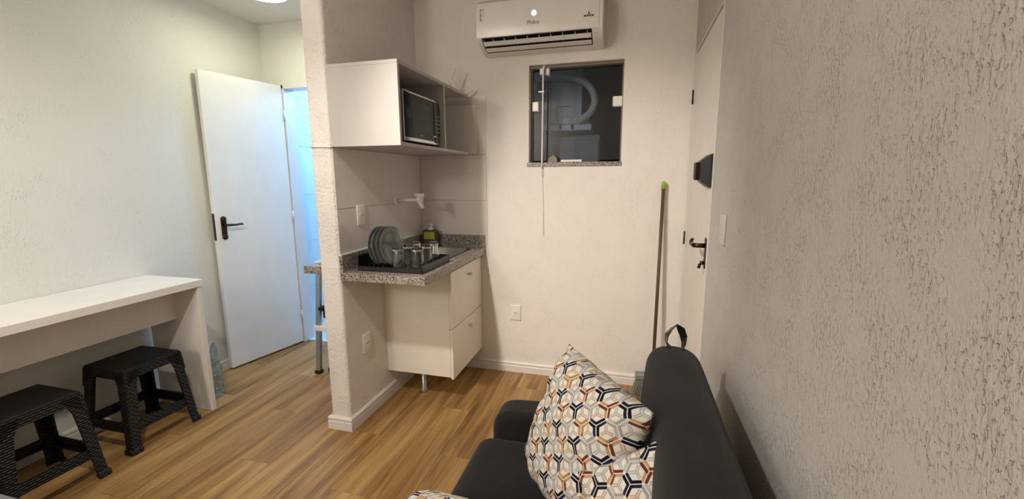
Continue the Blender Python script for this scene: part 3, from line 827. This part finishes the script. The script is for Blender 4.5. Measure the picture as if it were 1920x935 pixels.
# plates
def make_plate(label):
    bm = bmesh.new(); Rp = .108
    lathe(bm, [(0, 0), (.062, 0), (.078, .006), (Rp, .016), (Rp+.001, .0185), (Rp-.003, .0195), (.078, .010), (.060, .0035), (0, .0035)], 48)
    o = mesh_obj('glass_plate', bm, m_plate, smooth=True); return tag(o, label, 'plate', 'glass plates upright in the dish tray')
pdir = Vector((1, -.10, .10)).normalized()
p0 = Vector((-1.272, 2.10, CT+.118))
labs = ['smoky glass plate upright in the dish tray, frontmost beside the glasses', 'smoky glass plate upright in the dish tray, second from the glasses',
        'smoky glass plate upright in the dish tray, second from the left wall', 'smoky glass plate upright in the dish tray, farthest left']
first = make_plate(labs[0])
for i in range(4):
    o = first if i == 0 else first.copy()
    if i: COL.objects.link(o); o['label'] = labs[i]
    o.matrix_world = align(p0 - Vector((.0205, .006, 0))*i, pdir)
# glasses
def make_glass(label):
    bm = bmesh.new()
    lathe(bm, [(0, .120), (.026, .120), (.0285, .117), (.0310, .06), (.0385, 0), (.0360, 0), (.0285, .06), (.0255, .100), (0, .100)], 32)
    o = mesh_obj('drinking_glass', bm, m_glass, smooth=True); smooth_angle(o, 50); return tag(o, label, 'glass', 'upturned glasses in the dish tray')
gl = [((-1.172, 2.012), 'clear tumbler upside down in the dish tray, front row beside the plates'), ((-1.068, 2.030), 'clear tumbler upside down in the dish tray, front right corner'),
      ((-1.165, 2.115), 'clear tumbler upside down in the dish tray, middle row beside the plates'), ((-1.072, 2.135), 'clear tumbler upside down in the dish tray, middle row at the right'),
      ((-1.180, 2.225), 'clear tumbler upside down in the dish tray, back row at the left'), ((-1.078, 2.245), 'clear tumbler upside down in the dish tray, back right corner')]
fg = make_glass(gl[0][1])
for i, ((gx, gy), lb) in enumerate(gl):
    o = fg if i == 0 else fg.copy()
    if i: COL.objects.link(o); o['label'] = lb
    o.location = (gx, gy, CT+.0065)
# detergent bottle
t = T('soap_bottle', 'dark soap bottle with yellow label and clear cap in the counter corner', 'bottle', (-1.36, 2.79, CT))
bm = bmesh.new(); box(bm, -1.405, -1.300, 2.755, 2.81, CT, CT+.125, bev=.012, seg=3)
smooth_angle(t.part('body', bm, m_wood), 50)
t.part('label', B(-1.393, -1.312, 2.7535, 2.756, CT+.062, CT+.112), m_yel, label='yellow label')
bm = bmesh.new(); lathe(bm, [(0, 0), (.018, 0), (.018, .016), (.008, .020), (.008, .034), (.016, .036), (.016, .046), (0, .048)], 16, Matrix.Translation((-1.352, 2.782, CT+.123)))
t.part('cap', bm, m_plastic, smooth=True, label='whitish pump cap')

# ------------------------------------------------------------------ air conditioner
AX0, AX1 = -.935, -.178
t = T('air_conditioner', 'white split air conditioner mounted high on the back wall', 'air conditioner', ((AX0+AX1)/2, D, 2.18))
def acp(full):
    pr = [(0, 2.180), (0, 2.468), (.10, 2.472), (.155, 2.462), (.185, 2.440), (.200, 2.400), (.207, 2.34), (.206, 2.28), (.200, 2.243)]
    if full: pr += [(.190, 2.232), (.150, 2.206), (.06, 2.180)]
    else: pr += [(.178, 2.246), (.10, 2.246), (.085, 2.200), (.075, 2.184), (.06, 2.180)]
    return [(D-a, z) for a, z in pr]
bm = bmesh.new(); prism(bm, acp(True), 0, AX0, AX0+.028); prism(bm, acp(False), 0, AX0+.028, AX1-.060); prism(bm, acp(True), 0, AX1-.060, AX1)
smooth_angle(t.part('body', bm, m_plastic), 28)
# front panel, proud of the body
pan = []
for (a, z) in [(.10, 2.4735), (.156, 2.465), (.188, 2.442), (.204, 2.402), (.2105, 2.34), (.2095, 2.28), (.204, 2.246), (.200, 2.246), (.2055, 2.28), (.206, 2.34), (.199, 2.400), (.184, 2.438), (.155, 2.460), (.10, 2.4705)]: pan.append((D-a, z))
bm = bmesh.new(); prism(bm, pan, 0, AX0+.002, AX1-.020)
fp = t.part('front_panel', bm, m_plastic); smooth_angle(fp, 28)
t.part('outlet_recess', B(AX0+.03, AX1-.062, D-.176, D-.095, 2.2445, 2.2465), m_dark)
bm = bmesh.new(); prism(bm, [(D-.105, 2.2455), (D-.088, 2.200), (D-.078, 2.186), (D-.082, 2.186), (D-.092, 2.200), (D-.109, 2.2455)], 0, AX0+.03, AX1-.062)
t.part('inner_duct', bm, m_dark)
bm = bmesh.new()
prism(bm, [(D-.176, 2.2235), (D-.150, 2.2070), (D-.148, 2.2100), (D-.174, 2.2265)], 0, AX0+.034, AX1-.066)
t.part('louver', bm, m_plastic)
bm = bmesh.new(); prism(bm, [(D-.130, 2.1975), (D-.092, 2.1870), (D-.091, 2.1905), (D-.129, 2.2010)], 0, AX0+.034, AX1-.066)
t.part('louver', bm, m_plastic)
for i in range(9):
    xx = AX0+.09+.072*i
    bm = bmesh.new(); prism(bm, [(D-.168, 2.244), (D-.15, 2.222), (D-.115, 2.215), (D-.110, 2.244)], 0, xx, xx+.003)
    t.part('vane', bm, m_plastic)
# LED display, lettering, sticker
def onfront(x_, z_, a=.2112):  # facing -Y
    return Matrix.Translation((x_, D-a, z_)) @ Matrix.Rotation(R(90), 4, 'X')
cx_ = -.605
bm = bmesh.new(); lathe(bm, [(0, 0), (.016, 0), (.016, .001), (0, .001)], 24, onfront(cx_+.03, 2.352))
t.part('display_light', bm, m_led, fp)
bm = bmesh.new()
for k in range(3):
    a = R(90+120*k); lathe(bm, [(0, 0), (.0055, 0), (.0055, .0008), (0, .0008)], 12, onfront(cx_+.03+.008*math.cos(a), 2.352+.008*math.sin(a), .2122))
t.part('fan_symbol', bm, m_ledw, fp)
m_ink = plain('dark_ink', (.03, .03, .03, 1), .6)
text_part('Philco', .030, onfront(cx_+.025, 2.292, .2105), m_ink, fp, base=t.base)
for xa, xb in ((-.283, -.270), (-.267, -.256), (-.253, -.244), (-.241, -.228)):
    t.part('print_line', B(xa, xb, D-.2118, D-.2100, 2.303, 2.311), m_ink, fp)
bm = bmesh.new(); prism(bm, [(-.262, 2.315), (-.248, 2.315), (-.255, 2.330)], 1, D-.2115, D-.2105)
t.part('leaf_mark', bm, m_ink, fp)
# energy sticker, upright lettering rows
st = t.part('sticker', B(AX0+.022, AX0+.046, D-.2116, D-.2100, 2.325, 2.405), m_plastic, fp)
k_ = 0
for zz in (2.335, 2.345, 2.352, 2.362, 2.372, 2.384, 2.395):
    k_ += 1; t.part('print_line', B(AX0+.025, AX0+.025+.006+.012*((k_*37 % 10)/10), D-.2121, D-.2114, zz, zz+.0045), m_ink, st)
bm = bmesh.new(); lathe(bm, [(0, 0), (.0025, 0), (.0025, .001), (0, .001)], 10, onfront(AX0+.040, 2.262, .207)); t.part('sensor_dot', bm, m_ink, fp)
bm = bmesh.new(); box(bm, -.012, .012, -.0025, .0025, 0, .0004, mat4=Matrix.Translation((AX1-.035, D-.1735, 2.2225)) @ Matrix.Rotation(R(35), 4, 'X'))
t.part('print_line', bm, MATS['button_grey'])

# ------------------------------------------------------------------ window pull cord, things on the sill, shaft equipment
t = T('pull_cord', 'long white pull cord hanging from the window latch', 'cord', (-.556, 2.84, 1.0))
bm = bmesh.new(); tube(bm, [(-.556, D+.02, 2.10), (-.556, D-.012, 2.06), (-.557, D-.014, 1.80), (-.560, D-.014, 1.50), (-.560, D-.013, 1.46)], .0052, 8)
t.part('rod', bm, m_plastic, smooth=True)
bm = bmesh.new(); tube(bm, [(-.560, D-.013, 1.46), (-.558, D-.012, 1.35), (-.5555, D-.012, 1.33), (-.552, D-.012, 1.2), (-.548, D-.012, 1.01)], .0014, 6)
for dx in (-.010, .010):
    tube(bm, [(-.560, D-.013, 1.465), (-.560+dx, D-.013, 1.44), (-.558, D-.013, 1.405)], .0013, 6)
t.part('string', bm, m_plastic, smooth=True)
bm = bmesh.new(); box(bm, -.585, -.548, D-.022, D-.008, 1.94, 1.948, bev=.001)
t.part('toggle', bm, m_plastic)
tag(mesh_obj('soap_dish', B(-.440, -.300, D+.01, D+.055, WZ0+.006, WZ0+.022, bev=.005), m_plastic), 'flat white bar lying on the granite window sill', 'soap')
bm = bmesh.new(); prism(bm, [(-.525, WZ0+.006), (-.465, WZ0+.006), (-.465, WZ0+.034), (-.490, WZ0+.055), (-.525, WZ0+.030)], 1, D+.015, D+.055)
tag(mesh_obj('small_box', bm, m_rust), 'small beige box on the window sill behind the pull cord', 'box')
t = T('wall_heater', 'grey blue equipment cabinet hanging in the shaft outside the window', 'equipment', (-.47, 3.4, 1.75))
t.part('housing', B(-.60, -.36, 3.36, 4.045, 1.80, 2.22, bev=.008), m_shaftobj)
t.part('side_flange', B(-.625, -.60, 3.33, 3.55, 1.765, 2.22, bev=.004), m_shaftobj)
t.part('drip_tray', B(-.64, -.28, 3.30, 3.55, 1.745, 1.79, bev=.006), m_shaftobj)
t.part('vent_slot', B(-.56, -.45, 3.355, 3.362, 1.925, 1.932), m_dark)
t.part('connector_block', B(-.50, -.30, 3.30, 3.36, 1.79, 1.845, bev=.006), m_shaftobj)
for xx in (-.52, -.43): t.part('slot', B(xx, xx+.018, 3.295, 3.302, 1.752, 1.786), m_dark)
bm = bmesh.new(); pts = [(-1.0, 3.30, 2.10), (-.80, 3.28, 2.115), (-.6, 3.26, 2.12), (-.45, 3.24, 2.115), (-.34, 3.23, 2.08), (-.275, 3.22, 2.02), (-.25, 3.22, 1.94), (-.27, 3.23, 1.87), (-.32, 3.25, 1.83), (-.39, 3.28, 1.80)]
q = []
for i in range(len(pts)-1):
    for f in (0, .25, .5, .75): q.append(Vector(pts[i]).lerp(Vector(pts[i+1]), f))
for _ in range(4): q = [q[0]]+[(q[i-1]+q[i]*2+q[i+1])/4 for i in range(1, len(q)-1)]+[q[-1]]
rr = [.024+(.003 if i % 2 else 0) for i in range(len(q))]
tube(bm, q, rr, 12)
tag(mesh_obj('drain_hose', bm, m_hose, smooth=True), 'thick grey hose curving in the shaft outside the window', 'hose')
t = T('laundry_cabinet', 'dark grey cabinet below the hose in the shaft outside the window', 'cabinet', (-.5, 3.6, .602))
t.part('body', B(-.66, -.22, 3.40, 4.04, .602, 1.72, bev=.01), plain('shaft_cabinet', (.16, .17, .18, 1), .6))
t.part('door', B(-.65, -.23, 3.385, 3.40, .62, 1.68, bev=.004), MATS['shaft_cabinet'])

# ------------------------------------------------------------------ broom
t = T('broom', 'broom with brown handle and green tip leaning on the back wall behind the sofa', 'broom', (.20, 2.74, 0))
bm = bmesh.new(); tube(bm, [(.196, 2.735, .13), (.209, 2.825, 1.33)], .0105, 12)
t.part('handle', bm, m_wood, smooth=True)
bm = bmesh.new(); tube(bm, [(.209, 2.825, 1.325), (.2093, 2.828, 1.365), (.2094, 2.829, 1.375)], [.014, .013, .004], 12)
t.part('handle_tip', bm, m_lime, smooth=True, label='lime green tip')
bm = bmesh.new(); box(bm, .088, .31, 2.705, 2.765, .105, .150, bev=.012, seg=3)
smooth_angle(t.part('head', bm, m_brush, label='grey brush head'), 50)
bm = bmesh.new()
for i in range(26):
    for j in range(4):
        f = (i+.5)/26-.5; g_ = (j+.5)/4-.5
        a = Vector((.198+.205*f, 2.735+.045*g_, .11)); b_ = Vector((.198+.265*f+random.uniform(-.002, .002), 2.735+.085*g_, .003))
        tube(bm, [a, b_], [.0042, .0032], 5)
o = t.part('bristles', bm, m_blind); o['kind'] = 'stuff'; o['label'] = 'grey green bristles'

# ------------------------------------------------------------------ grey bed corner
t = T('bed', 'light grey padded bed corner at the lower left edge', 'bed', (-2.0, -.2, 0))
t.part('mattress', B(-2.39, -1.45, -1.1, .752, .22, .42, bev=.012, seg=3), m_greyfab)
t.part('bed_base', B(-2.37, -1.47, -1.08, .73, .04, .22, bev=.01), m_black)
for xx in (-2.32, -1.55):
    for yy in (-1.0, .65): t.part('leg', B(xx-.02, xx+.02, yy-.02, yy+.02, 0, .05), m_black)

# ------------------------------------------------------------------ sofa
t = T('sofa', 'charcoal suede sofa standing against the right wall', 'sofa', (-.1, .6, 0))
def soft(o, lv=2):
    md = o.modifiers.new('s', 'SUBSURF'); md.levels = lv; md.render_levels = lv
    for p in o.data.polygons: p.use_smooth = True
    return o
SY0, SY1 = -.45, 1.44
# seat
def ringloft(sections, close_ends=True):
    bm = bmesh.new(); rows = [[bm.verts.new(p) for p in s_] for s_ in sections]; n_ = len(rows[0])
    for i in range(len(rows)-1):
        for j in range(n_): bm.faces.new((rows[i][j], rows[i][(j+1) % n_], rows[i+1][(j+1) % n_], rows[i+1][j]))
    if close_ends: bm.faces.new(rows[0]); bm.faces.new(rows[-1])
    return bm
def rounded(pts, r, n=5):
    """2-D polygon with rounded corners"""
    out = []; m_ = len(pts)
    for i in range(m_):
        p = Vector(pts[i]); a = (Vector(pts[i-1])-p); b_ = (Vector(pts[(i+1) % m_])-p)
        rr_ = r[i] if isinstance(r, (list, tuple)) else r
        k1 = min(rr_, a.length*.49); k2 = min(rr_, b_.length*.49)
        s_, e_ = p+a.normalized()*k1, p+b_.normalized()*k2
        for j in range(n+1):
            f = j/n; out.append((1-f)**2*s_+2*f*(1-f)*p+f*f*e_)
    return out
def endloft(prof, y0, y1, rend, n=6, shrink=None):
    """loft a closed xz profile along y with rounded ends"""
    cx_ = sum(p[0] for p in prof)/len(prof); cz_ = sum(p[1] for p in prof)/len(prof)
    w_ = max(p[0] for p in prof)-min(p[0] for p in prof); h_ = max(p[1] for p in prof)-min(p[1] for p in prof)
    secs = []
    def sec(y, ins):
        fx_, fz_ = 1-2*ins/w_, 1-2*ins/h_
        return [(cx_+(p[0]-cx_)*fx_, y, cz_+(p[1]-cz_)*fz_) for p in prof]
    for i in range(n+1):
        a = R(90*i/n); secs.append(sec(y0+rend*(1-math.sin(a)), rend*(1-math.cos(a)))) if False else secs.append(sec(y0+rend*(1-math.cos(a)), rend*(1-math.sin(a))))
    for k in range(1, 30): secs.append(sec(y0+rend+(y1-y0-2*rend)*k/30, 0))
    for i in range(n, -1, -1):
        a = R(90*i/n); secs.append(sec(y1-rend*(1-math.cos(a)), rend*(1-math.sin(a))))
    return secs
seatp = rounded([(-.520, .20), (-.520, .432), (.12, .440), (.12, .20)], [.02, .07, .02, .02], 6)
o = t.part('seat_cushion', ringloft(endloft(seatp, SY0, SY1-.004, .045)), m_sofa, smooth=True)
o = t.part('sofa_base', B(-.47, .29, SY0+.03, SY1-.02, .07, .21, bev=.01), m_sofa)
# arm rests: narrow rounded blocks at both ends of the seat
for ya, yb in ((SY1, 1.580), (SY0-.14, SY0)):
    ap = rounded([(-.475, .09), (-.475, .510), (.06, .545), (.06, .09)], [.02, .075, .04, .02], 6)
    t.part('armrest', ringloft(endloft(ap, ya, yb, .030)), m_sofa, smooth=True)
# backrest
bp = rounded([(.045, .30), (.064, .60), (.086, .838), (.253, .838), (.283, .60), (.290, .30)], [.02, .1, .075, .085, .1, .02], 8)
secs = endloft(bp, SY0-.02, 1.545, .10, 9)
bm = ringloft(secs)
# tufting: a shallow seam and buttons along the top and three on the front
btn = [1.235-.29*k for k in range(6)]
for v in bm.verts:
    x_, y_, z_ = v.co
    if z_ > .70:
        seam = math.exp(-((x_-.176)/.012)**2)*.0030
        if y_ > 1.25: seam *= max(0, 1-(y_-1.25)/.05)
        dmp = sum(math.exp(-(((y_-b_)/.045)**2+((x_-.176)/.030)**2)) for b_ in btn)*.006
        v.co.z -= seam+dmp
o = t.part('backrest', bm, m_sofa, smooth=True)
md = o.modifiers.new('s', 'SUBSURF'); md.levels = 1; md.render_levels = 1
for b_ in btn:
    bm = bmesh.new(); lathe(bm, [(0, .0015), (.005, .001), (.007, -.001), (.005, -.003), (0, -.003)], 14, Matrix.Translation((.176, b_, .829)))
    t.part('tuft_button', bm, m_sofa, o, True)
# strap loop at the far end
path = [(.155, 1.452, .833), (.141, 1.450, .853), (.142, 1.452, .878), (.156, 1.455, .900), (.172, 1.457, .914), (.186, 1.457, .902), (.195, 1.456, .880), (.197, 1.454, .855), (.193, 1.452, .832)]
bm = bmesh.new(); secs2 = []
pv = [Vector(p) for p in path]
for i, p in enumerate(pv):
    d = (pv[min(i+1, len(pv)-1)]-pv[max(i-1, 0)]).normalized(); tw = math.sin(i*.9)*.5
    a = Matrix.Rotation(tw-.3, 3, d) @ Vector((0, 1, 0)); a = (a-d*a.dot(d)).normalized(); b_ = d.cross(a)
    secs2.append([p+a*.016+b_*.0015, p-a*.016+b_*.0015, p-a*.016-b_*.0015, p+a*.016-b_*.0015])
t.part('strap', ringloft(secs2), m_black, smooth=False, label='black fabric strap loop')
for xx in (-.42, .20):
    for yy in (-.30, 1.30): t.part('leg', B(xx-.022, xx+.022, yy-.022, yy+.022, 0, .075, bev=.004), m_black)

# ------------------------------------------------------------------ patterned cushions
def cushion(label, A, eu, ev, W, H, T_, rot, seed, fold=None):
    """A: top left corner, eu: direction of the top edge, ev: upwards direction in the cushion plane"""
    A = Vector(A); eu = Vector(eu).normalized(); ev = Vector(ev); ev = (ev-eu*ev.dot(eu)).normalized(); nn = eu.cross(ev)
    N = 44; bm = bmesh.new(); uvl = bm.loops.layers.uv.new('UVMap'); grid = {}
    for side in (1, -1):
        for i in range(N+1):
            for j in range(N+1):
                u, v = -1+2*i/N, -1+2*j/N
                edge = i in (0, N) or j in (0, N)
                if side < 0 and edge: grid[(side, i, j)] = grid[(1, i, j)]; continue
                th = T_*(max(0, (1-u**4)*(1-v**4)))**.55*(1-.22*(u*u+v*v)/2)
                pin = .035
                x_ = u*(1-pin*(1-v*v)*abs(u)**3*.9)*W/2; y_ = v*(1-pin*(1-u*u)*abs(v)**3*.9)*H/2
                wr = noise.noise(Vector((u*2.2+seed, v*2.2, side*2)))*.012+noise.noise(Vector((u*5+v*4+seed, v*2-u*3, side*5)))*.006
                wr2 = math.exp(-((abs(u)-1)/.25)**2)*math.sin(v*17+seed)*.004+math.exp(-((abs(v)-1)/.25)**2)*math.sin(u*15+seed*2)*.004
                dz = side*(th+(wr+wr2)*(0 if edge else 1))
                if edge: dz = noise.noise(Vector((u*3+seed, v*3, 9)))*.012
                if fold: x_, y_, dz = fold(u, v, x_, y_, dz)
                p = A+eu*(W/2+x_)+ev*(-H/2+y_)+nn*dz
                grid[(side, i, j)] = (bm.verts.new(p))
    for side in (1, -1):
        for i in range(N):
            for j in range(N):
                ij = [(i, j), (i+1, j), (i+1, j+1), (i, j+1)]
                try: f = bm.faces.new([grid[(side, a, b_)] for a, b_ in ij])
                except ValueError: continue
                f.smooth = True
                for lp, (a, b_) in zip(f.loops, ij):
                    u, v = a/N*W, b_/N*H
                    lp[uvl].uv = (u*math.cos(rot)-v*math.sin(rot)+side*.3, u*math.sin(rot)+v*math.cos(rot))
    bmesh.ops.recalc_face_normals(bm, faces=bm.faces[:])
    me = bpy.data.meshes.new('cushion'); bm.to_mesh(me); bm.free(); me.materials.append(m_print)
    o = bpy.data.objects.new('cushion', me); COL.objects.link(o)
    return tag(o, label, 'cushion', 'geometric print cushions on the sofa')
cushion('large white cushion with navy and tan print leaning on the sofa back beside the armrest', (-.163, 1.335, .862), (.59, -.80, -.05), (.34, .12, .93), .41, .42, .088, R(-34), 1.3)
cushion('geometric print cushion slumped in front of the large cushion against the sofa back', (-.098, .985, .665), (.165, -.01, .112), (-.10, .45, .60), .235, .42, .05, R(165), 4.1)
cushion('geometric print cushion lying at the bottom edge on the sofa seat', (-.520, 1.045, .475), (.245, -.21, .17), (.30, .62, -.02), .42, .42, .05, R(10), 8.7)
